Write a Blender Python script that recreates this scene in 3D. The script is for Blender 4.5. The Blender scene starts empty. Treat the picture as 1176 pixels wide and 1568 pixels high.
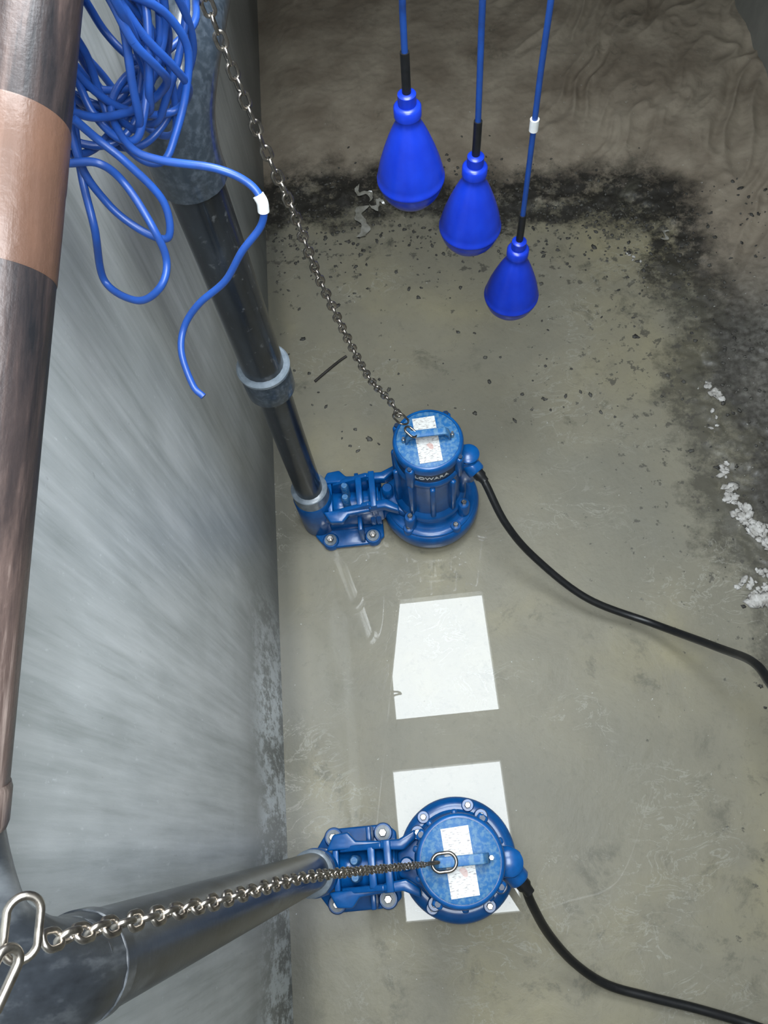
import bpy, bmesh, math, random
import numpy as np
from mathutils import Vector, Matrix, noise
random.seed(7)
sc=bpy.context.scene
sc.view_settings.view_transform='Standard'
H=2.4
# ---------------- camera ----------------
Xr=(.9935,.1103,.0293);Yr=(-.0890,.9097,-.4055);Zr=(-.0714,.4002,.9137)
cam=bpy.data.cameras.new('camera'); co=bpy.data.objects.new('camera',cam); sc.collection.objects.link(co)
m=Matrix((Xr,Yr,Zr)); q=m.to_quaternion()
co.matrix_world=Matrix.Translation((0,0,H))@q.to_matrix().to_4x4()
cam.sensor_fit='VERTICAL'; cam.sensor_height=24; cam.sensor_width=18; cam.lens=24*1178/1568; cam.clip_start=.02
sc.camera=co

# ---------------- node helpers ----------------
def newmat(name):
    mt=bpy.data.materials.new(name); mt.use_nodes=True
    nt=mt.node_tree; return mt,nt,nt.nodes['Principled BSDF']
def N(nt,t,**k):
    n=nt.nodes.new(t)
    for a,b in k.items(): setattr(n,a,b)
    return n
def ramp(nt,fac,stops,interp='LINEAR'):
    r=N(nt,'ShaderNodeValToRGB'); r.color_ramp.interpolation=interp
    el=r.color_ramp.elements
    while len(el)<len(stops): el.new(.5)
    for e,(p,c) in zip(el,stops):
        e.position=p; e.color=(c,c,c,1) if not hasattr(c,'__len__') else (*c,1)
    nt.links.new(fac,r.inputs[0]); return r.outputs[0]
def mix(nt,fac,a,b,blend='MIX'):
    n=N(nt,'ShaderNodeMix',data_type='RGBA',blend_type=blend)
    if hasattr(fac,'is_output'): nt.links.new(fac,n.inputs[0])
    else: n.inputs[0].default_value=fac
    for s,i in ((a,6),(b,7)):
        if hasattr(s,'is_output'): nt.links.new(s,n.inputs[i])
        else: n.inputs[i].default_value=(*s,1)
    return n.outputs[2]
def math_(nt,op,a,b=0.0,clamp=False):
    n=N(nt,'ShaderNodeMath',operation=op,use_clamp=clamp)
    for s,i in ((a,0),(b,1)):
        if hasattr(s,'is_output'): nt.links.new(s,n.inputs[i])
        else: n.inputs[i].default_value=s
    return n.outputs[0]
def noise_(nt,scale,detail=4,rough=.55,sc3=None,dist=0):
    tc=N(nt,'ShaderNodeTexCoord'); src=tc.outputs['Object']
    if sc3:
        mp=N(nt,'ShaderNodeMapping'); mp.inputs['Scale'].default_value=sc3
        nt.links.new(src,mp.inputs[0]); src=mp.outputs[0]
    n=N(nt,'ShaderNodeTexNoise'); n.inputs['Scale'].default_value=scale
    n.inputs['Detail'].default_value=detail; n.inputs['Roughness'].default_value=rough
    n.inputs['Distortion'].default_value=dist
    nt.links.new(src,n.inputs['Vector']); return n.outputs[0]
def sepxyz(nt):
    tc=N(nt,'ShaderNodeTexCoord'); sp=N(nt,'ShaderNodeSeparateXYZ'); nt.links.new(tc.outputs['Object'],sp.inputs[0]); return sp.outputs
def bump(nt,b,h,strength=.3,dist=.01):
    n=N(nt,'ShaderNodeBump'); n.inputs['Strength'].default_value=strength; n.inputs['Distance'].default_value=dist
    nt.links.new(h,n.inputs['Height']); nt.links.new(n.outputs[0],b.inputs['Normal'])
def simple(name,c1,c2=None,rough=.5,metal=0,scale=20,coat=0,bs=.1,bd=.002,lo=.35,hi=.65,spec=None):
    mt,nt,b=newmat(name)
    c2=c2 or tuple(x*.8 for x in c1)
    nz=noise_(nt,scale,5,.6)
    col=ramp(nt,nz,[(lo,c1),(hi,c2)])
    nt.links.new(col,b.inputs['Base Color'])
    b.inputs['Roughness'].default_value=rough; b.inputs['Metallic'].default_value=metal
    b.inputs['Coat Weight'].default_value=coat; b.inputs['Coat Roughness'].default_value=.1
    if spec is not None: b.inputs['Specular IOR Level'].default_value=spec
    if bs: bump(nt,b,nz,bs,bd)
    return mt
M={}
M['pump']=simple('pump_blue_paint',(.002,.070,.25),(.003,.105,.36),rough=.30,scale=25,coat=.2,bs=.15,spec=.4)
M['pumptop']=simple('pump_top_dusty_blue',(.10,.23,.38),(.012,.13,.36),rough=.5,scale=90,lo=.40,hi=.56)
M['pumpdark']=simple('pump_collar_dark_blue',(.003,.02,.06),(.004,.03,.08),rough=.4,scale=30)
M['float']=simple('float_blue_plastic',(.006,.030,.42),(.008,.042,.52),rough=.30,scale=15,bs=.02)
M['bcable']=simple('blue_cable_sheath',(.012,.065,.30),(.014,.055,.24),rough=.38,scale=40,bs=.02)
M['black']=simple('black_rubber',(.006,.007,.008),(.012,.012,.013),rough=.4,scale=60,bs=.05)
M['steel']=simple('stainless_steel',(.55,.52,.48),(.35,.33,.31),rough=.25,metal=1,scale=80,bs=.05)
M['galv']=simple('dull_chain_steel',(.42,.38,.33),(.2,.18,.16),rough=.32,metal=1,scale=80,bs=.05)
M['fit']=simple('grey_pvc_fitting',(.028,.038,.050),(.075,.092,.115),rough=.3,scale=90,coat=.5,lo=.45,hi=.75)
M['ring']=simple('grey_ring',(.22,.26,.30),(.12,.15,.18),rough=.35,scale=40,coat=.3)
M['white']=simple('white_sleeve',(.75,.76,.74),(.65,.66,.65),rough=.5,scale=40,bs=0)
M['twig']=simple('wet_twig',(.02,.017,.014),(.035,.03,.025),rough=.6)
M['foam']=simple('white_foam_crust',(.66,.64,.61),(.34,.32,.29),rough=.7,scale=60,bs=.5,bd=.004)
M['stone']=simple('dark_gravel',(.04,.038,.035),(.11,.105,.09),rough=.6,scale=30)
M['film']=simple('dirty_plastic_film',(.40,.39,.35),(.22,.21,.17),rough=.25,scale=30,coat=.4,bs=.4,bd=.004)
def darkpipe():
    mt,nt,b=newmat('dark_pvc_pipe')
    n1=noise_(nt,9,6,.65,(1,1,.35)); n2=noise_(nt,60,4,.6)
    c=ramp(nt,n1,[(.40,(.008,.010,.013)),(.58,(.017,.022,.029)),(.78,(.07,.08,.095))])
    c=mix(nt,ramp(nt,n2,[(.62,0),(.72,.35)]),c,(.2,.21,.22))
    nt.links.new(c,b.inputs['Base Color']); b.inputs['Roughness'].default_value=.28
    b.inputs['Coat Weight'].default_value=.3
    bump(nt,b,n2,.08,.002); return mt
M['pipe']=darkpipe()
def greypipe():
    mt,nt,b=newmat('weathered_grey_pipe')
    n1=noise_(nt,14,6,.65,(1,1,.3)); n2=noise_(nt,70,4,.6)
    c=ramp(nt,n1,[(.36,(.008,.009,.011)),(.52,(.026,.030,.036)),(.72,(.14,.15,.16))])
    nt.links.new(c,b.inputs['Base Color']); b.inputs['Roughness'].default_value=.30
    b.inputs['Specular IOR Level'].default_value=.45
    bump(nt,b,n2,.10,.002); return mt
M['gpipe']=greypipe()
def brownpipe(name,ldir,tape=False):
    mt,nt,b=newmat(name)
    tc=N(nt,'ShaderNodeTexCoord')
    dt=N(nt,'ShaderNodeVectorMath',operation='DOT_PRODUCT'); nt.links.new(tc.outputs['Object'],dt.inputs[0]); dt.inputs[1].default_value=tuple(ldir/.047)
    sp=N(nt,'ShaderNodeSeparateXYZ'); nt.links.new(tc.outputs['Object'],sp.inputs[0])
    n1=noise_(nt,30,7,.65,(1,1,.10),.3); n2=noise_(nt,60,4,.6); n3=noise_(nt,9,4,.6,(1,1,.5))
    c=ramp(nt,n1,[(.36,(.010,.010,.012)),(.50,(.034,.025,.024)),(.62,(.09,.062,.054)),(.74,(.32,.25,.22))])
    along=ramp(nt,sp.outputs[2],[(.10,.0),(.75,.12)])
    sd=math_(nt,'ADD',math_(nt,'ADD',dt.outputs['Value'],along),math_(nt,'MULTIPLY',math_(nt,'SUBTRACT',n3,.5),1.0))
    side=ramp(nt,math_(nt,'MULTIPLY',sd,.5),[(.40,0),(.56,.9)])  # warm highlight on the up-left side, painted into the pipe colour
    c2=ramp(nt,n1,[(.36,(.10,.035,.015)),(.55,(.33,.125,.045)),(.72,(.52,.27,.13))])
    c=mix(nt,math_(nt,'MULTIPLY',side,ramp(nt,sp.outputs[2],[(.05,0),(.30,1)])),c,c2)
    if tape: c=mix(nt,ramp(nt,n3,[(.3,.3),(.7,.65)]),c,(.15,.075,.045))
    nt.links.new(c,b.inputs['Base Color']); b.inputs['Roughness'].default_value=.38
    b.inputs['Metallic'].default_value=.1; b.inputs['Specular IOR Level'].default_value=.4
    bump(nt,b,math_(nt,'ADD',n2,n1),.3,.003); return mt
def labelmat():
    mt,nt,b=newmat('printed_label')
    n1=noise_(nt,90,2,.5,(1,4,1)); n2=noise_(nt,18,1,.5)
    c=ramp(nt,n1,[(.52,(.70,.70,.67)),(.58,(.55,.53,.50)),(.66,(.28,.26,.26))])
    c=mix(nt,ramp(nt,n2,[(.66,0),(.68,.6)]),c,(.5,.2,.15))
    nt.links.new(c,b.inputs['Base Color']); b.inputs['Roughness'].default_value=.4; return mt
M['label']=labelmat()

# ---------------- geometry helpers ----------------
def link(o,parent=None):
    sc.collection.objects.link(o)
    if parent: o.parent=parent
    return o
def meshobj(name,verts,faces,mat,parent=None,smooth=True,loc=(0,0,0),rot=(0,0,0)):
    me=bpy.data.meshes.new(name); me.from_pydata([tuple(v) for v in verts],[],faces); me.update()
    bm=bmesh.new(); bm.from_mesh(me); bmesh.ops.recalc_face_normals(bm,faces=bm.faces); bm.to_mesh(me); bm.free()
    if smooth:
        for p in me.polygons: p.use_smooth=True
    me.materials.append(M[mat] if isinstance(mat,str) else mat)
    o=bpy.data.objects.new(name,me); o.location=loc; o.rotation_euler=rot
    return link(o,parent)
def bevel(o,w=.003,seg=2):
    md=o.modifiers.new('bevel','BEVEL'); md.width=w; md.segments=seg; md.limit_method='ANGLE'; md.angle_limit=math.radians(35)
    for p in o.data.polygons: p.use_smooth=True
    return o
def lathe(name,prof,mat,parent=None,seg=64,loc=(0,0,0),rot=(0,0,0),bev=0):
    v=[];f=[]
    for r,z in prof:
        for i in range(seg):
            a=2*math.pi*i/seg; v.append((r*math.cos(a),r*math.sin(a),z))
    n=len(prof)
    for j in range(n-1):
        for i in range(seg):
            k=(i+1)%seg; f.append((j*seg+i,j*seg+k,(j+1)*seg+k,(j+1)*seg+i))
    f.append(tuple(range(seg))); f.append(tuple((n-1)*seg+i for i in range(seg)))
    o=meshobj(name,v,f,mat,parent,loc=loc,rot=rot)
    if bev: bevel(o,bev,2)
    else:
        md=o.modifiers.new('e','EDGE_SPLIT'); md.split_angle=math.radians(40)
    return o
def box(name,c,s,mat,parent=None,rot=(0,0,0),bev=.003):
    x,y,z=[t/2 for t in s]
    v=[(a*x,b*y,d*z) for a in(-1,1) for b in(-1,1) for d in(-1,1)]
    f=[(0,1,3,2),(4,6,7,5),(0,4,5,1),(2,3,7,6),(0,2,6,4),(1,5,7,3)]
    o=meshobj(name,v,f,mat,parent,smooth=False,loc=c,rot=rot)
    if bev: bevel(o,bev)
    return o
def prism(name,pts,z0,z1,mat,parent=None,bev=.003,loc=(0,0,0),rot=(0,0,0)):
    n=len(pts); v=[(x,y,z0) for x,y in pts]+[(x,y,z1) for x,y in pts]
    f=[tuple(range(n)),tuple(range(n,2*n))]+[(i,(i+1)%n,n+(i+1)%n,n+i) for i in range(n)]
    return bevel(meshobj(name,v,f,mat,parent,smooth=False,loc=loc,rot=rot),bev)
def cr(pts,n=12,closed=False):
    P=[Vector(p) for p in pts]; out=[]
    if closed: Q=[P[-1]]+P+[P[0],P[1]]
    else: Q=[2*P[0]-P[1]]+P+[2*P[-1]-P[-2]]
    for i in range(1,len(Q)-2):
        a,b,c,d=Q[i-1:i+3]
        for k in range(n):
            t=k/n
            out.append(.5*((2*b)+(c-a)*t+(2*a-5*b+4*c-d)*t*t+(3*b-a-3*c+d)*t**3))
    if not closed: out.append(P[-1])
    return out
def tube(name,paths,r,mat,parent=None,res=5,closed=False,n=10,raw=False):
    cu=bpy.data.curves.new(name,'CURVE'); cu.dimensions='3D'; cu.bevel_depth=r; cu.bevel_resolution=res; cu.use_fill_caps=True
    for path in paths:
        pp=path if raw else cr(path,n,closed)
        sp=cu.splines.new('POLY'); sp.points.add(len(pp)-1)
        for i,p in enumerate(pp): sp.points[i].co=(*p,1)
        sp.use_cyclic_u=closed; sp.use_smooth=True
    o=bpy.data.objects.new(name,cu); cu.materials.append(M[mat] if isinstance(mat,str) else mat)
    me=bpy.data.meshes.new_from_object(o); o2=bpy.data.objects.new(name,me); bpy.data.objects.remove(o)
    for p in me.polygons: p.use_smooth=True
    return link(o2,parent)
def empty(name,loc=(0,0,0),rot=(0,0,0)):
    o=bpy.data.objects.new(name,None); o.location=loc; o.rotation_euler=rot; o.empty_display_size=.1; return link(o)

# ---------------- shell ----------------
XL,XR_,YF,YB,ZC=-.45,1.70,-1.0,4.7,2.5
def shellmat(name,kind):
    mt,nt,b=newmat(name)
    if kind=='left':
        X_=sepxyz(nt)
        st=noise_(nt,7,7,.6,(1,2.0,.55),.3); fine=noise_(nt,75,6,.75,(1,1,.5)); big=noise_(nt,2.2,4,.55)
        run=noise_(nt,22,7,.62,(1,2.4,.14))
        c=ramp(nt,st,[(.30,(.38,.405,.41)),(.5,(.45,.475,.48)),(.72,(.53,.55,.555))])
        c=mix(nt,ramp(nt,run,[(.46,0),(.66,.5)]),c,(.64,.66,.67))
        c=mix(nt,ramp(nt,run,[(.30,.45),(.44,0)]),c,(.25,.27,.265))
        c=mix(nt,ramp(nt,big,[(.45,0),(.68,.45)]),c,(.25,.265,.255))
        c=mix(nt,ramp(nt,fine,[(.62,0),(.74,.6)]),c,(.76,.78,.79))
        c=mix(nt,ramp(nt,fine,[(.28,.4),(.36,0)]),c,(.16,.17,.17))
        low=ramp(nt,math_(nt,'ADD',X_[2],math_(nt,'MULTIPLY',noise_(nt,3.5,4,.6),-.5)),[(0,1),(.22,0)])
        blot=ramp(nt,noise_(nt,20,9,.8,(1,1,.45)),[(.46,0),(.55,1)])
        nearm=ramp(nt,math_(nt,'ADD',math_(nt,'MULTIPLY',X_[1],.5),.5),[(0,.9),(.72,1),(.90,.05)])
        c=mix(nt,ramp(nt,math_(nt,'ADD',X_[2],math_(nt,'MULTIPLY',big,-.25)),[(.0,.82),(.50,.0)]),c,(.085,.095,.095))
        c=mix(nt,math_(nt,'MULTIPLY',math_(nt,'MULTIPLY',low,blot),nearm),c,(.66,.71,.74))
        nt.links.new(c,b.inputs['Base Color'])
        b.inputs['Roughness'].default_value=.40; b.inputs['Specular IOR Level'].default_value=.6
        bump(nt,b,math_(nt,'ADD',st,math_(nt,'MULTIPLY',fine,.5)),.14,.004)
    else:
        n1=noise_(nt,3,7,.65,(1,1,.5)); n2=noise_(nt,40,5,.7)
        c=ramp(nt,n1,[(.3,(.16,.165,.155)),(.7,(.33,.33,.30))])
        nt.links.new(c,b.inputs['Base Color']); b.inputs['Roughness'].default_value=.6
        bump(nt,b,n2,.3,.005)
    return mt
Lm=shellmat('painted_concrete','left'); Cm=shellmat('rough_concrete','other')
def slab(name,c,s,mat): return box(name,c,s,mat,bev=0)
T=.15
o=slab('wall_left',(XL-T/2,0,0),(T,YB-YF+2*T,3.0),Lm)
for v in o.data.vertices: v.co.y+=(YF+YB)/2; v.co.z+=1.1
slab('wall_right',(XR_+T/2,(YF+YB)/2,1.1),(T,YB-YF+2*T,3.0),Cm)
slab('wall_back',((XL+XR_)/2,YB+T/2,1.1),(XR_-XL,T,3.0),Cm)
slab('wall_front',((XL+XR_)/2,YF-T/2,1.1),(XR_-XL,T,3.0),Cm)
H1=(-.21,.44,.76,1.53); H2=(-.26,.40,-.36,.46)
xs=sorted({XL-T,H1[0],H2[0],H1[1],H2[1],XR_+T}); ys=sorted({YF-T,H2[2],H2[3],H1[2],H1[3],YB+T})
bm=bmesh.new()
for i in range(len(xs)-1):
    for j in range(len(ys)-1):
        cx=(xs[i]+xs[i+1])/2; cy=(ys[j]+ys[j+1])/2
        if any(h[0]<cx<h[1] and h[2]<cy<h[3] for h in(H1,H2)): continue
        vs=[bm.verts.new((x,y,ZC)) for x,y in((xs[i],ys[j]),(xs[i+1],ys[j]),(xs[i+1],ys[j+1]),(xs[i],ys[j+1]))]
        bm.faces.new(vs)
bmesh.ops.remove_doubles(bm,verts=bm.verts,dist=1e-5)
g=bmesh.ops.extrude_face_region(bm,geom=bm.faces[:])
bmesh.ops.translate(bm,verts=[e for e in g['geom'] if isinstance(e,bmesh.types.BMVert)],vec=(0,0,.10))
bmesh.ops.recalc_face_normals(bm,faces=bm.faces)
me=bpy.data.meshes.new('ceiling'); bm.to_mesh(me); bm.free(); me.materials.append(Cm); link(bpy.data.objects.new('ceiling',me))

# ---------------- floor ----------------
nx,ny=330,860
gx=np.linspace(XL,XR_,nx); gy=np.linspace(YF,YB,ny)
GX,GY=np.meshgrid(gx,gy)
a=GX-(1.10+.03*np.sin(GY*4.1)+.015*np.sin(GY*11+1)); b_=GY-(2.42+.10*np.sin(GX*4+2.2)+.03*np.sin(GX*13))
r=.38
S=np.where((a>-r)&(b_>-r),np.hypot(a+r,b_+r)-r,np.maximum(a,b_))
sm=lambda x:np.clip(x,0,1)**2*(3-2*np.clip(x,0,1))
rightm=sm((2.1-GY)/.5)*sm((GX-.8)/.2)
nzv=np.zeros_like(S); fold=np.zeros_like(S); fine=np.zeros_like(S)
for j in range(ny):
    for i in range(nx):
        x=gx[i]; y=gy[j]
        if S[j,i]>-.25:
            p=Vector((x,y,0))
            nzv[j,i]=noise.fractal(p*7,.6,2.0,4)
            u=(x*.5+y*.86); v=(-x*.86+y*.5)
            fold[j,i]=1-abs(noise.noise(Vector((u*3.6+1.0*noise.noise(p*3),v*15+1.0*noise.noise(p*4),3))))*2.4
            fine[j,i]=noise.fractal(p*30,.6,2.0,3)
ridge=np.exp(-((S-.03)/.08)**2)
foldm=sm((GX-.55)/.35)*(1-rightm)*sm((S-.05)/.2)
Zz=.015*sm((S+.05)/.2)+.05*sm(S/.6)+ridge*(.008+.014*nzv)+sm(S/.15)*(.004*nzv+.016*fold*foldm+.005*fine*rightm+.001*fine)
Zz=np.where(S<-.2,0,Zz)
Zz*=sm((GX-XL)/.25+.25)
verts=np.stack([GX.ravel(),GY.ravel(),Zz.ravel()],1)
idx=np.arange(nx*ny).reshape(ny,nx)
faces=np.stack([idx[:-1,:-1].ravel(),idx[:-1,1:].ravel(),idx[1:,1:].ravel(),idx[1:,:-1].ravel()],1)
me=bpy.data.meshes.new('floor'); me.from_pydata(verts.tolist(),[],faces.tolist()); me.update()
for nm,arr in(('bank',S),('gravelly',rightm)):
    at=me.attributes.new(nm,'FLOAT','POINT'); at.data.foreach_set('value',arr.ravel().astype(np.float32))
for p in me.polygons: p.use_smooth=True
mt,nt,b=newmat('wet_mud_floor')
X_=sepxyz(nt)
at=N(nt,'ShaderNodeAttribute',attribute_name='bank'); s=at.outputs['Fac']
gr=N(nt,'ShaderNodeAttribute',attribute_name='gravelly').outputs['Fac']
n_big=noise_(nt,1.5,5,.55,dist=.3); n_mid=noise_(nt,6,6,.6,dist=.5); n_fine=noise_(nt,38,6,.7); n_sp=noise_(nt,26,5,.65)
c=ramp(nt,n_big,[(.32,(.225,.215,.172)),(.5,(.270,.250,.188)),(.68,(.325,.29,.185))])
c=mix(nt,ramp(nt,n_mid,[(.35,.40),(.6,0)]),c,(.215,.20,.155))
c=mix(nt,ramp(nt,n_fine,[(.3,.25),(.46,0)]),c,(.15,.14,.11))
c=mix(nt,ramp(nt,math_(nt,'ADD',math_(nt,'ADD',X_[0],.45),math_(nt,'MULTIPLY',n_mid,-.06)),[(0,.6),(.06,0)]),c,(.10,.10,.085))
sp_=math_(nt,'ADD',s,math_(nt,'MULTIPLY',math_(nt,'SUBTRACT',noise_(nt,4,8,.75),.5),.5))
bankc=ramp(nt,noise_(nt,4,7,.55,(1,1,1),dist=.3),[(.35,(.25,.205,.155)),(.65,(.42,.36,.28))])
gravc=ramp(nt,n_fine,[(.36,(.045,.044,.041)),(.52,(.105,.102,.093)),(.70,(.20,.195,.175))])
bankc=mix(nt,math_(nt,'MULTIPLY',gr,.9),bankc,gravc)
c=mix(nt,ramp(nt,math_(nt,'MULTIPLY',math_(nt,'ADD',sp_,.5),1.0),[(.50,0),(.62,1)]),c,bankc)
dk=ramp(nt,math_(nt,'ADD',sp_,.5),[(.36,0),(.43,1),(.60,1),(.74,0)])
dk=math_(nt,'MULTIPLY',dk,ramp(nt,noise_(nt,11,9,.8),[(.34,.15),(.50,.97)]))
c=mix(nt,math_(nt,'MULTIPLY',dk,math_(nt,'SUBTRACT',1.0,math_(nt,'MULTIPLY',gr,.35))),c,(.026,.024,.021))
dens=math_(nt,'ADD',ramp(nt,math_(nt,'ADD',s,1.2),[(.0,.0),(.4,.02),(1.0,.11)]),ramp(nt,math_(nt,'MULTIPLY',X_[1],.4),[(.2,-.05),(.6,.0)]) )
dens=math_(nt,'SUBTRACT',dens,ramp(nt,math_(nt,'MULTIPLY',X_[1],.4),[(.15,.07),(.60,0)]))
spk=ramp(nt,math_(nt,'ADD',n_sp,dens),[(.68,0),(.71,1)])
spk=math_(nt,'MULTIPLY',spk,ramp(nt,math_(nt,'ADD',s,.5),[(.45,1),(.58,.1)]))
c=mix(nt,math_(nt,'MULTIPLY',spk,.75),c,(.075,.07,.06))
smg=ramp(nt,noise_(nt,7,8,.75,dist=.4),[(.54,0),(.64,.55)])
smg=math_(nt,'MULTIPLY',smg,ramp(nt,noise_(nt,1.7,3,.5),[(.48,0),(.58,1)]))
c=mix(nt,smg,c,(.11,.105,.08))
scum=ramp(nt,noise_(nt,7,6,.62,(1,1.6,1),dist=1.2),[(.490,0),(.505,1),(.52,0)])
scum=math_(nt,'MULTIPLY',scum,ramp(nt,noise_(nt,2.3,3,.5),[(.50,0),(.60,.5)]))
scum=math_(nt,'MULTIPLY',scum,ramp(nt,math_(nt,'ADD',s,.5),[(.40,1),(.5,0)]))
c=mix(nt,scum,c,(.44,.43,.37))
wsp=ramp(nt,noise_(nt,75,3,.6),[(.71,0),(.74,1)])
c=mix(nt,math_(nt,'MULTIPLY',wsp,.7),c,(.6,.6,.57))
nt.links.new(c,b.inputs['Base Color'])
b.inputs['Roughness'].default_value=.5
b.inputs['Specular IOR Level'].default_value=.35
wet=ramp(nt,math_(nt,'ADD',sp_,.5),[(.36,1),(.46,.25)])
wet=math_(nt,'MULTIPLY',wet,math_(nt,'SUBTRACT',1.0,math_(nt,'MAXIMUM',spk,wsp),True))
nt.links.new(wet,b.inputs['Coat Weight']); b.inputs['Coat IOR'].default_value=1.38
nt.links.new(ramp(nt,math_(nt,'ADD',sp_,.5),[(.40,0.008),(.46,.25)]),b.inputs['Coat Roughness'])
bump(nt,b,math_(nt,'ADD',n_mid,math_(nt,'MULTIPLY',n_fine,.25)),.28,.02)
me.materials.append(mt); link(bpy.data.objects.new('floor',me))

# ---------------- pumps ----------------
def bolt(nm,x,y,z,P,r=.011,washer=True,mat='steel'):
    if washer: lathe(nm+'_washer',[(r*1.75,0),(r*1.75,.004),(r*.8,.004)],'ring',P,32,(x,y,z))
    lathe(nm+'_nut',[(r,0),(r,.011),(r*.85,.013)],mat,P,6,(x,y,z+.003))
    lathe(nm+'_stud',[(r*.5,0),(r*.5,.022)],mat,P,16,(x,y,z+.003))
def pump(loc,rot=0):
    P=empty('submersible_pump',loc,(0,0,rot))
    lathe('volute_casing',[(.10,.0),(.135,.006),(.152,.025),(.159,.05),(.159,.085),(.155,.098),(.147,.104),(.138,.106),(.134,.112),(.120,.118),(.112,.124),(.108,.14),(.104,.15)],'pump',P,96)
    lathe('volute_rim',[(.130,.100),(.146,.100),(.147,.112),(.142,.116),(.130,.116)],'pump',P,96)
    lathe('motor_body',[(.104,.14),(.114,.15),(.115,.175),(.110,.182),(.100,.19),(.097,.21),(.096,.36),(.099,.375),(.104,.382),(.104,.398),(.099,.405)],'pump',P,72)
    lathe('motor_collar',[(.096,.40),(.0955,.452)],'pumpdark',P,72)
    lathe('top_cap',[(.094,.450),(.100,.455),(.101,.478),(.098,.486),(.094,.489),(.0905,.489),(.090,.485),(.02,.485)],'pump',P,72)
    lathe('top_plate',[(.0895,.484),(.0895,.4875),(.087,.489),(.01,.489)],'pumptop',P,72)
    for i in range(10):
        an=2*math.pi*(i+.5)/10
        box('rib_%d'%i,(.103*math.cos(an),.103*math.sin(an),.285),(.022,.016,.19),'pump',P,(0,0,an),.005)
    for i in range(4):
        an=math.pi/4+i*math.pi/2+.15
        x,y=.123*math.cos(an),.123*math.sin(an)
        lathe('lug_%d'%i,[(.019,.12),(.019,.178),(.016,.184)],'pump',P,24,(x,y,0))
        lathe('lug_bolt_%d'%i,[(.009,.184),(.009,.194),(.007,.196)],'steel',P,6,(x,y,0))
        x,y=.098*math.cos(an),.098*math.sin(an)
        box('cap_lug_%d'%i,(x*1.04,y*1.04,.425),(.022,.026,.10),'pump',P,(0,0,an),.006)
        lathe('cap_bolt_%d'%i,[(.007,.475),(.007,.481)],'pumpdark',P,6,(x*1.06,y*1.06,0))
    for i,an in enumerate((-1.05,1.25,2.2,-2.2)):
        lathe('casing_lug_%d'%i,[(.017,.09),(.017,.122),(.015,.125)],'pump',P,24,(.138*math.cos(an),.138*math.sin(an),0))
        lathe('casing_bolt_%d'%i,[(.009,.125),(.009,.134),(.007,.136)],'steel',P,6,(.138*math.cos(an),.138*math.sin(an),0))
    w=.011; pr=[(-.066,.487),(-.060,.515),(-.050,.528),(.050,.528),(.060,.515),(.066,.487),(.059,.487),(.054,.511),(.046,.521),(-.046,.521),(-.054,.511),(-.059,.487)]
    v=[(x,-w,z) for x,z in pr]+[(x,w,z) for x,z in pr]; n=len(pr)
    f=[(i,(i+1)%n,n+(i+1)%n,n+i) for i in range(n)]+[(0,1,10,11),(1,2,9,10),(2,3,8,9),(3,4,7,8),(4,5,6,7)]+[tuple(n+k for k in t) for t in((11,10,1,0),(10,9,2,1),(9,8,3,2),(8,7,4,3),(7,6,5,4))]
    bevel(meshobj('lifting_handle',v,f,'pumptop',P,False),.0015)
    for i,sx in enumerate((-.069,.069)): bolt('handle_bolt_%d'%i,sx,0,.488,P,.006,False)
    box('label',(-.002,-.002,.4905),(.064,.145,.0012),'label',P,(0,0,.05),.0)
    tcv=bpy.data.curves.new('lettering','FONT'); tcv.body='LOWARA'; tcv.size=.021; tcv.align_x='CENTER'; tcv.extrude=.0006
    to=bpy.data.objects.new('lettering_src',tcv); tm=bpy.data.meshes.new_from_object(to); bpy.data.objects.remove(to)
    for vv in tm.vertices:
        an=vv.co.x*1.15/.0965; rr=.0963+vv.co.z; yy=vv.co.y
        vv.co=(rr*math.sin(an),-rr*math.cos(an),.422+yy)
    tm.materials.append(M['white']); link(bpy.data.objects.new('lettering',tm),P)
    prism('cable_entry',[(.085,-.045),(.125,-.05),(.145,-.03),(.145,.005),(.12,.022),(.085,.02)],.27,.395,'pump',P,.007)
    lathe('cable_entry_lid',[(.032,.39),(.032,.402),(.024,.408)],'pump',P,32,(.115,-.015,0))
    d=Vector((.55,-.8,-.22)).normalized(); qd=Vector((0,0,1)).rotation_difference(d).to_euler()
    lathe('cable_boss',[(.027,0),(.027,.03),(.022,.036)],'pump',P,32,(.118,-.03,.365),qd)
    lathe('cable_gland',[(.018,.02),(.018,.05),(.014,.056),(.0125,.07)],'black',P,24,(.118,-.03,.365),qd)
    def xc(nm,x0,x1,r0,z,mat='pump',y=0): return lathe(nm,[(r0*.97,0),(r0,.003),(r0,x1-x0-.003),(r0*.97,x1-x0)],mat,P,40,(x0,y,z),(0,math.pi/2,0))
    xc('discharge_throat',-.175,-.09,.046,.085); xc('discharge_flange',-.182,-.166,.066,.085)
    prism('throat_web',[(-.16,-.028),(-.085,-.075),(-.085,.075),(-.16,.028)],.115,.155,'pump',P,.006)
    xc('elbow_flange',-.200,-.184,.066,.085)
    path=[(-.375,0,.235),(-.375,0,.17)]+[(-.375+.085*(1-math.cos(t)),0,.17-.085*math.sin(t)) for t in [math.pi/2*k/8 for k in range(1,9)]]+[(-.19,0,.085)]
    tube('elbow_body',[path],.053,'pump',P,8,raw=True)
    lathe('elbow_socket',[(.055,.0),(.060,.01),(.060,.205),(.057,.21)],'pump',P,48,(-.375,0,0))
    lathe('pipe_clamp_ring',[(.052,.208),(.057,.21),(.057,.262),(.052,.266)],'ring',P,48,(-.375,0,0))
    prism('base_plate',[(-.395,-.06),(-.36,-.108),(-.19,-.108),(-.165,-.085),(-.165,.085),(-.19,.108),(-.36,.108),(-.395,.06)],0,.018,'pump',P,.005)
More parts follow.
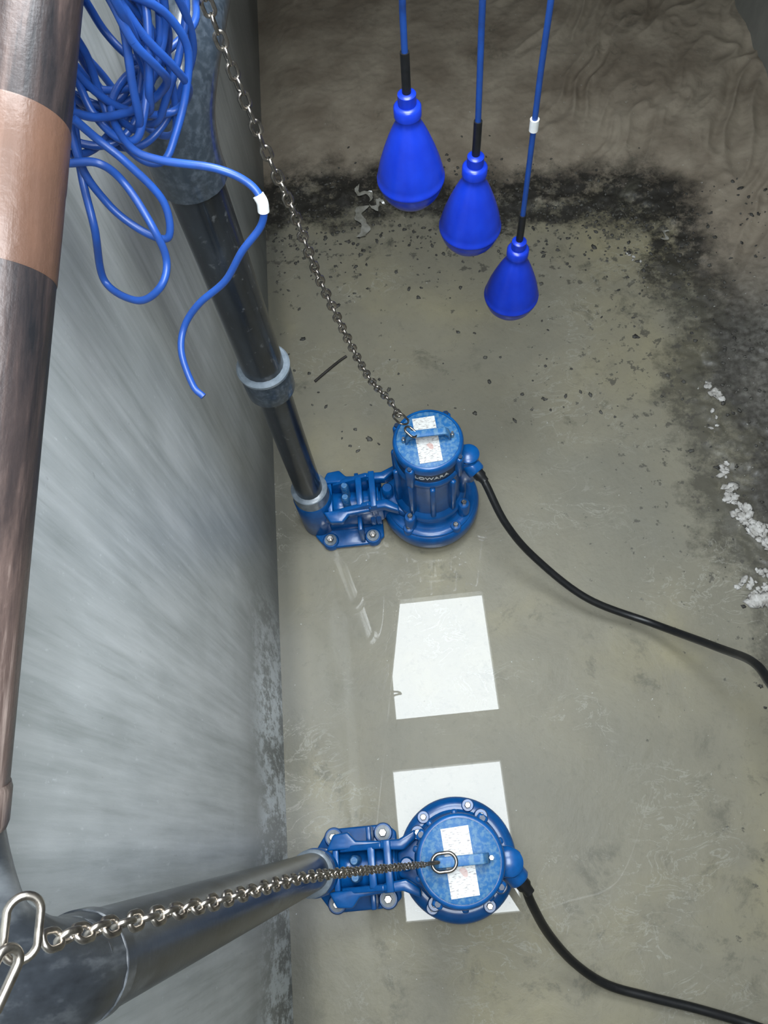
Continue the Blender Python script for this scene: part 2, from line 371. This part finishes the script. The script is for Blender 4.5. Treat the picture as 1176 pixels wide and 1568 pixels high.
    for i,(x,y) in enumerate(((-.344,-.085),(-.202,-.085),(-.344,.085),(-.202,.085))):
        lathe('foot_%d'%i,[(.027,.0),(.027,.024),(.024,.028)],'pump',P,24,(x,y,0)); bolt('anchor_%d'%i,x,y,.028,P,.0115)
    prism('elbow_saddle',[(-.34,-.05),(-.2,-.05),(-.2,.05),(-.34,.05)],.018,.06,'pump',P,.006)
    for sgn in(-1,1):
        nm='a' if sgn>0 else 'b'
        prism('cheek_'+nm,[(-.335,.10),(-.31,.175),(-.20,.215),(-.155,.19),(-.155,.09),(-.2,.06)],-.0075,.0075,'pump',P,.003,(0,sgn*.050,0),(math.pi/2,0,0))
        prism('wing_'+nm,[(-.345,sgn*.050),(-.325,sgn*.088),(-.285,sgn*.092),(-.265,sgn*.068),(-.19,sgn*.062),(-.18,sgn*.045)],.16,.185,'pump',P,.005)
        prism('claw_arm_'+nm,[(-.20,sgn*.040),(-.14,sgn*.034),(-.105,sgn*.060),(-.105,sgn*.082),(-.15,sgn*.062),(-.20,sgn*.064)],.165,.200,'pump',P,.005)
        lathe('guide_pin_'+nm,[(.013,.10),(.013,.205),(.009,.215)],'pumptop',P,20,(-.270,sgn*.020,0))
        box('web_'+nm,(-.235,sgn*.078,.075),(.014,.05,.11),'pump',P,(0,0,0),.003)
    box('cross_bar_1',(-.225,0,.19),(.020,.10,.034),'pump',P); box('cross_bar_2',(-.182,0,.175),(.020,.125,.075),'pump',P)
    box('cross_bar_3',(-.322,0,.165),(.016,.10,.024),'pump',P)
    lathe('claw_boss',[(.018,.15),(.018,.20),(.014,.206)],'pump',P,24,(-.135,.0,0))
    return P
PA=pump((.082,1.055,.004),.0); PB=pump((.034,-.027,.004),.0)

# ---------------- discharge pipes ----------------
def taperpipe(name,pts,r,mat,P=None,n=8): return tube(name,[pts],r,mat,P,8,n=n)
D=empty('discharge_pipe',(0,0,0))
px,py=-.293,1.055
taperpipe('lower_pipe',[(px,py,.26),(px,py,.6),(px+.002,py,.9)],.042,'pipe',D)
lathe('coupling',[(.045,.835),(.059,.84),(.060,.915),(.056,.92)],'fit',D,48,(px,py,0))
lathe('coupling_ring',[(.056,.920),(.0625,.922),(.063,.930),(.059,.934),(.052,.934)],'ring',D,48,(px,py,0))
taperpipe('upper_pipe',[(px,py,.93),(px,py,1.2),(px,py,1.48)],.049,'pipe',D)
taperpipe('elbow_fitting',[(px,py,1.475),(px,py,1.53),(px+.008,py+.015,1.59),(px+.026,py+.055,1.635),(px+.042,py+.12,1.655),(px+.06,py+.25,1.66)],.060,'fit',D)
taperpipe('run_pipe',[(px+.06,py+.22,1.66),(px+.08,py+1.2,1.66),(px+.08,YB,1.66)],.05,'pipe',D,n=3)

D2=empty('discharge_pipe',(0,0,0))
qx=-.341
ry=lambda z:-.024-.033*(z-.26)
rq=Vector((0,0,1)).rotation_difference(Vector((0,-.033,1)).normalized()).to_euler()
lathe('riser_pipe',[(.0455,0),(.0455,.7),(.0455,1.39)],'gpipe',D2,64,(qx,ry(.26),.26),rq)
lathe('riser_joint',[(.046,0),(.0485,.002),(.0485,.022),(.046,.024)],'gpipe',D2,64,(qx,ry(1.60),1.60),rq)
A=Vector((-.278,.694,1.995)); B=Vector((-.387,.058,1.782)); dv=(A-B).normalized()
taperpipe('elbow_fitting',[(qx,ry(1.62),1.62),(qx-.003,ry(1.66)-.001,1.665),(qx-.014,-.060,1.715),(-.374,-.030,1.752),tuple(B-dv*.02),tuple(B+dv*.02)],.0475,'gpipe',D2)
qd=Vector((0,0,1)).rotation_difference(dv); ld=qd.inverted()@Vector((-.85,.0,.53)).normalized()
Lr=(A-B).length+1.1
M['brown']=brownpipe('brown_pipe_warm_highlight',ld); M['tape']=brownpipe('brown_tape_wrap',ld,True)  # both have the orange reflected light painted along one side
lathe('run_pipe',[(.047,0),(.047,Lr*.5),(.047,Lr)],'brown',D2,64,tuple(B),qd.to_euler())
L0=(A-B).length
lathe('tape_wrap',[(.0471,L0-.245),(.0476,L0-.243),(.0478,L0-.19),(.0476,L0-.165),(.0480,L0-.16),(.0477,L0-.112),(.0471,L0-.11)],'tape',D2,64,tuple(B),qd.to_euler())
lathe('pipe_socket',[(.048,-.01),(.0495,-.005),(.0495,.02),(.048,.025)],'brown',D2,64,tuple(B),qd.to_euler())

# ---------------- chains ----------------
def linkverts(pos,t,up,L=.030,W=.020,wr=.0027,ns=28,nr=8):
    t=t.normalized(); s=t.cross(up).normalized(); u=s.cross(t)
    hl=L/2-W/2; R=W/2-wr; V=[];F=[]
    for i in range(ns):
        a=2*math.pi*i/ns; cx=R*math.cos(a)+(hl if math.cos(a)>0 else -hl); cy=R*math.sin(a)
        n2=(math.cos(a),math.sin(a))
        for j in range(nr):
            b=2*math.pi*j/nr; rr=wr*math.cos(b)
            V.append(pos+t*(cx+n2[0]*rr)+s*(cy+n2[1]*rr)+u*(wr*math.sin(b)))
    for i in range(ns):
        for j in range(nr):
            F.append((i*nr+j,((i+1)%ns)*nr+j,((i+1)%ns)*nr+(j+1)%nr,i*nr+(j+1)%nr))
    return V,F
def chain(pts,pitch=.0225,extra=(),kw0={}):
    P=cr(pts,40); V=[];F=[]
    acc=0; k=0; tw=.4
    def add(p,t,up,**kw):
        v,f=linkverts(p,t,up,**kw); n=len(V); V.extend(v); F.extend([tuple(q+n for q in ff) for ff in f])
    for i in range(1,len(P)):
        seg=(P[i]-P[i-1]); L=seg.length
        while acc+L>=pitch*k:
            t=(pitch*k-acc)/max(L,1e-9); p=P[i-1]+seg*t
            d=seg.normalized(); ref=Vector((0,1,0)) if abs(d.y)<.9 else Vector((1,0,0))
            up=Matrix.Rotation((k%2)*math.pi/2+tw+.25*math.sin(k*.7),3,d)@(ref-d*ref.dot(d)).normalized()
            add(p,d,up,**kw0); k+=1
        acc+=L
    for p,t,up,kw in extra: add(Vector(p),Vector(t),Vector(up),**kw)
    return meshobj('lifting_chain',V,F,'galv')
chain([(.005,1.085,.60),(-.010,1.098,.64),(-.062,1.078,.82),(-.116,1.04,1.187),(-.137,1.025,1.40),(-.163,1.04,1.542),(-.192,1.063,1.75),(-.225,1.08,2.1),(-.25,1.08,2.497)],
 extra=[((.012,1.082,.575),(.5,-.3,-.75),(.3,1,0),dict(L=.055,W=.042,wr=.003)),((.036,1.06,.535),(.5,-.5,-.2),(.2,.3,1),dict(L=.045,W=.030,wr=.0035))],kw0=dict(wr=.0031,W=.021))
chain([(-.045,-.026,.585),(-.10,-.022,.90),(-.150,-.016,1.33),(-.172,-.0165,1.48),(-.203,-.024,1.68),(-.243,-.029,1.90)],pitch=.0155,kw0=dict(L=.0215,W=.0155,wr=.0023,ns=20),
 extra=[((-.003,-.027,.535),(1,0.05,0),(0,0,1),dict(L=.062,W=.046,wr=.004)),((-.032,-.026,.555),(1,.05,-.6),(0,1,0.1),dict(L=.045,W=.022,wr=.0035)),
 ((-.2475,-.020,1.912),(.1,1,.2),(.8,.1,1),dict(L=.040,W=.024,wr=.0026)),((-.252,-.045,1.925),(-.3,-1,.3),(1,0,.5),dict(L=.04,W=.02,wr=.003)),
 ]+[((-.262-.006*i,-.062-.003*i,1.945+.026*i),(-.2,-.1,1),((1,0,.1) if i%2 else (0,1,.1)),dict(L=.035,W=.022,wr=.003)) for i in range(22)])

# ---------------- float switches ----------------
K=1.4
def fswitch(x,y,zw,tilt=0,sleeve=None,lean=0):
    P=empty('float_switch',(0,0,0))
    pr=[(.004,-.043),(.022,-.041),(.035,-.034),(.043,-.023),(.0480,-.010),(.0492,-.003),(.0505,-.0015),(.0505,.0015),(.0493,.003),(.0480,.012),(.0440,.028),(.0375,.048),(.0300,.068),(.0235,.083),(.0190,.092),(.0170,.097),(.0165,.103),(.0190,.105),(.0190,.118),(.0165,.121),(.0125,.122),(.0125,.137),(.010,.139)]
    lathe('float_body',[(a*K,c*K) for a,c in pr],'float',P,64,(x,y,zw),(tilt*.3,tilt,0))
    bz=zw+.135*K; dx=tilt*.135*K; e=x+dx*1.3
    tube('cable_sleeve',[[(x+dx,y,bz),(x+dx*1.2,y,bz+.04),(e,y,bz+.085)]],.0085,'black',P)
    zt=1.65
    tube('cable',[[(e,y,bz+.08),(e+lean*.3,y,bz+.6*(zt-bz)),(e+lean,y,zt),(e+lean*1.3,y+.12,2.0),(e+lean*1.3,1.565,2.40),(e+lean*1.3,1.575,2.50)]],.0060,'bcable',P)
    if sleeve: tube('cable_tag',[[(e,y,sleeve-.013),(e,y,sleeve),(e,y,sleeve+.013)]],.0095,'white',P)
fswitch(.0854,1.279,1.213); fswitch(.2156,1.2887,1.045,.03,lean=-.005); fswitch(.3346,1.305,.766,.02,1.28)

# ---------------- power cables ----------------
tube('power_cable',[[(.222,1.00,.352),(.240,.965,.345),(.289,.8637,.27),(.374,.781,.17),(.522,.661,.09),(.7035,.564,.08),(.811,.437,.25),(.832,.359,.4),(.823,.267,.5),(.78,.05,.8),(.72,-.2,1.3),(.6,-.3,2.0),(.42,-.38,2.5)]],.0115,'black')
tube('power_cable',[[(.172,-.083,.348),(.182,-.10,.34),(.196,-.141,.3),(.235,-.215,.2),(.3,-.296,.1),(.383,-.359,.04),(.494,-.398,.03),(.619,-.437,.03),(.762,-.489,.05),(.9,-.55,.2),(1.0,-.6,.8),(.9,-.5,1.6),(.4,-.385,2.48)]],.0115,'black')

# ---------------- blue cable coil ----------------
paths=[]
for k in range(18):
    cx=-.29+random.uniform(-.03,.025); cy=.90+random.uniform(-.05,.06); cz=1.85+random.uniform(-.07,.06)
    rx=random.uniform(.05,.090); rz=random.uniform(.09,.17); ph=random.uniform(-.5,.7); tl=random.uniform(-.6,.6)
    pts=[]
    for i in range(14):
        t=2*math.pi*i/14; u=rx*math.cos(t)*(1+.15*math.sin(3*t+k)); w=rz*math.sin(t)
        x=cx+u*math.cos(ph)+w*math.sin(ph)*.6; z=cz-u*math.sin(ph)+w*math.cos(ph); y=cy+.03*math.sin(t*2+k)+u*tl*.4
        x=max(-.43,x)
        pts.append((x,y,z))
    paths.append(cr(pts,10,True)+[Vector(pts[0])])
loopA=[(-.3576,.790,1.75),(-.321,.784,1.75),(-.301,.781,1.72),(-.277,.742,1.68),(-.273,.7245,1.64),(-.288,.70,1.62),(-.3257,.701,1.60),(-.372,.741,1.60),(-.353,.754,1.68),(-.355,.80,1.72),(-.345,.85,1.78),(-.33,.9,1.86)]
loopA2=[(-.33,.80,1.80),(-.315,.80,1.77),(-.29,.79,1.74),(-.262,.775,1.69),(-.268,.755,1.65),(-.30,.765,1.655),(-.335,.785,1.69),(-.35,.81,1.75),(-.33,.88,1.85)]
tail=[(-.205,1.066,1.75),(-.209,1.013,1.75),(-.255,.958,1.75),(-.296,.928,1.75),(-.31,.871,1.75),(-.287,.817,1.74),(-.253,.8,1.73),(-.187,.786,1.72),(-.151,.777,1.7),(-.138,.763,1.68),(-.146,.756,1.65),(-.179,.744,1.62),(-.212,.734,1.58),(-.257,.726,1.55),(-.287,.714,1.52),(-.297,.684,1.5),(-.289,.647,1.47),(-.276,.632,1.46)]
for p in(loopA,loopA2,tail): paths.append(cr(p,10))
CC=empty('coiled_cable',(0,0,0))
tube('strands',paths,.0050,'bcable',CC,4,raw=True)
tube('cable_tag',[[(-.1415,.768,1.688),(-.138,.763,1.68),(-.139,.760,1.668)]],.0075,'white',CC)
tube('hanger_hook',[[(-.285,.90,2.02),(-.30,.91,2.2),(-.32,.92,2.5)]],.004,'steel',CC)

# ---------------- debris ----------------
tube('twig',[[(-.285,1.62,.006),(-.235,1.66,.008),(-.185,1.70,.006),(-.16,1.715,.007)]],.005,'twig')
def lumps(name,items,mat):
    bm=bmesh.new()
    for (x,y,z,s,fl) in items:
        r_=bmesh.ops.create_icosphere(bm,subdivisions=2,radius=1)
        o_=Vector((random.random()*9,random.random()*9,0)); rot=Matrix.Rotation(random.random()*6.28,3,'Z'); e=random.uniform(.5,1.8)
        for v in r_['verts']:
            d=1+.9*noise.noise(v.co*1.6+o_)
            c_=rot@Vector((v.co.x*e*d,v.co.y*d,v.co.z*fl*d)); v.co=c_*s+Vector((x,y,z))
    me=bpy.data.meshes.new(name); bm.to_mesh(me); bm.free(); me.materials.append(M[mat])
    for p in me.polygons: p.use_smooth=True
    return link(bpy.data.objects.new(name,me))
def zf(x,y):
    i=min(nx-1,max(0,int((x-XL)/(XR_-XL)*(nx-1)))); j=min(ny-1,max(0,int((y-YF)/(YB-YF)*(ny-1)))); return Zz[j,i]
it=[]
for k in range(700):
    x=random.uniform(.98,1.6); y=random.uniform(.2,2.3)
    if x<1.1 and random.random()<.7: continue
    it.append((x,y,zf(x,y)+.001,random.choice((.002,.003,.004,.006)),.7))
for k in range(620):
    x=random.uniform(-.42,1.2); y=2.36+random.gauss(0,.14)-max(0,x-.6)*.55
    it.append((x,y,zf(x,y)+.001,random.choice((.003,.004,.006)),.7))
for k in range(100):
    x=random.uniform(-.4,1.0); y=random.uniform(1.3,2.3); it.append((x,y,.001,random.choice((.003,.004,.005,.006,.008)),.4))
lumps('gravel',it,'stone')
# crusty foam: strings of overlapping flat flakes following wandering lines
it=[]
def strand(p0,p1,n,s0,s1,wob):
    for k in range(n):
        t=k/(n-1); x=p0[0]+(p1[0]-p0[0])*t+wob*noise.noise(Vector((t*5,p0[1]*7,1)))+random.gauss(0,.004)
        y=p0[1]+(p1[1]-p0[1])*t+wob*noise.noise(Vector((t*5,p0[1]*7,9)))+random.gauss(0,.004)
        it.append((x,y,zf(x,y)+.002,random.uniform(s0,s1),.18))
strand((1.105,1.42),(1.13,1.34),16,.006,.014,.03)
strand((1.085,1.10),(1.08,1.06),10,.005,.010,.02); strand((1.10,1.30),(1.08,1.24),5,.003,.007,.03)
strand((1.075,1.02),(1.095,.88),34,.006,.015,.04); strand((1.09,.90),(1.15,.80),38,.007,.017,.04); strand((1.15,.86),(1.16,.78),16,.004,.010,.03)
strand((1.02,.665),(1.10,.66),26,.004,.010,.03); strand((1.06,.61),(1.17,.60),44,.008,.018,.035); strand((1.09,.72),(1.12,.69),10,.005,.012,.02)
strand((.97,2.04),(.99,2.0),5,.004,.009,.03)
lumps('foam_crust',it,'foam')
bm=bmesh.new()
for (cx,cy,an,L,W_) in((-.05,2.36,1.5,.16,.05),(-.03,2.50,2.3,.09,.03),(1.12,2.1,.8,.05,.02),(.02,2.44,.4,.06,.03)):
    g=[]
    for i in range(15):
        row=[]
        for j in range(6):
            t=i/14-.5; u=j/5-.5; w_=W_*(.5+.7*noise.noise(Vector((t*6,cx*9,0)))+.3)
            x=t*L; y=u*w_+.015*math.sin(t*7); c_,s_=math.cos(an),math.sin(an)
            X=cx+x*c_-y*s_; Y=cy+x*s_+y*c_
            row.append(bm.verts.new((X,Y,zf(X,Y)+.005+.007*(1+noise.noise(Vector((X*60,Y*60,0)))))))
        g.append(row)
    for i in range(14):
        for j in range(5): bm.faces.new((g[i][j],g[i+1][j],g[i+1][j+1],g[i][j+1]))
me=bpy.data.meshes.new('plastic_scrap'); bm.to_mesh(me); bm.free(); me.materials.append(M['film'])
for p in me.polygons: p.use_smooth=True
link(bpy.data.objects.new('plastic_scrap',me))

# ---------------- light ----------------
w=bpy.data.worlds.new('sky'); sc.world=w; w.use_nodes=True
bg=w.node_tree.nodes['Background']; bg.inputs[0].default_value=(.88,.95,1,1); bg.inputs[1].default_value=25
for i,h in enumerate((H1,H2)):
    l=bpy.data.lights.new('hatch_portal_%d'%(i+1),'AREA'); l.shape='RECTANGLE'; l.size=h[1]-h[0]; l.size_y=h[3]-h[2]; l.cycles.is_portal=True
    o=bpy.data.objects.new(l.name,l); o.location=((h[0]+h[1])/2,(h[2]+h[3])/2,ZC+.11); link(o)
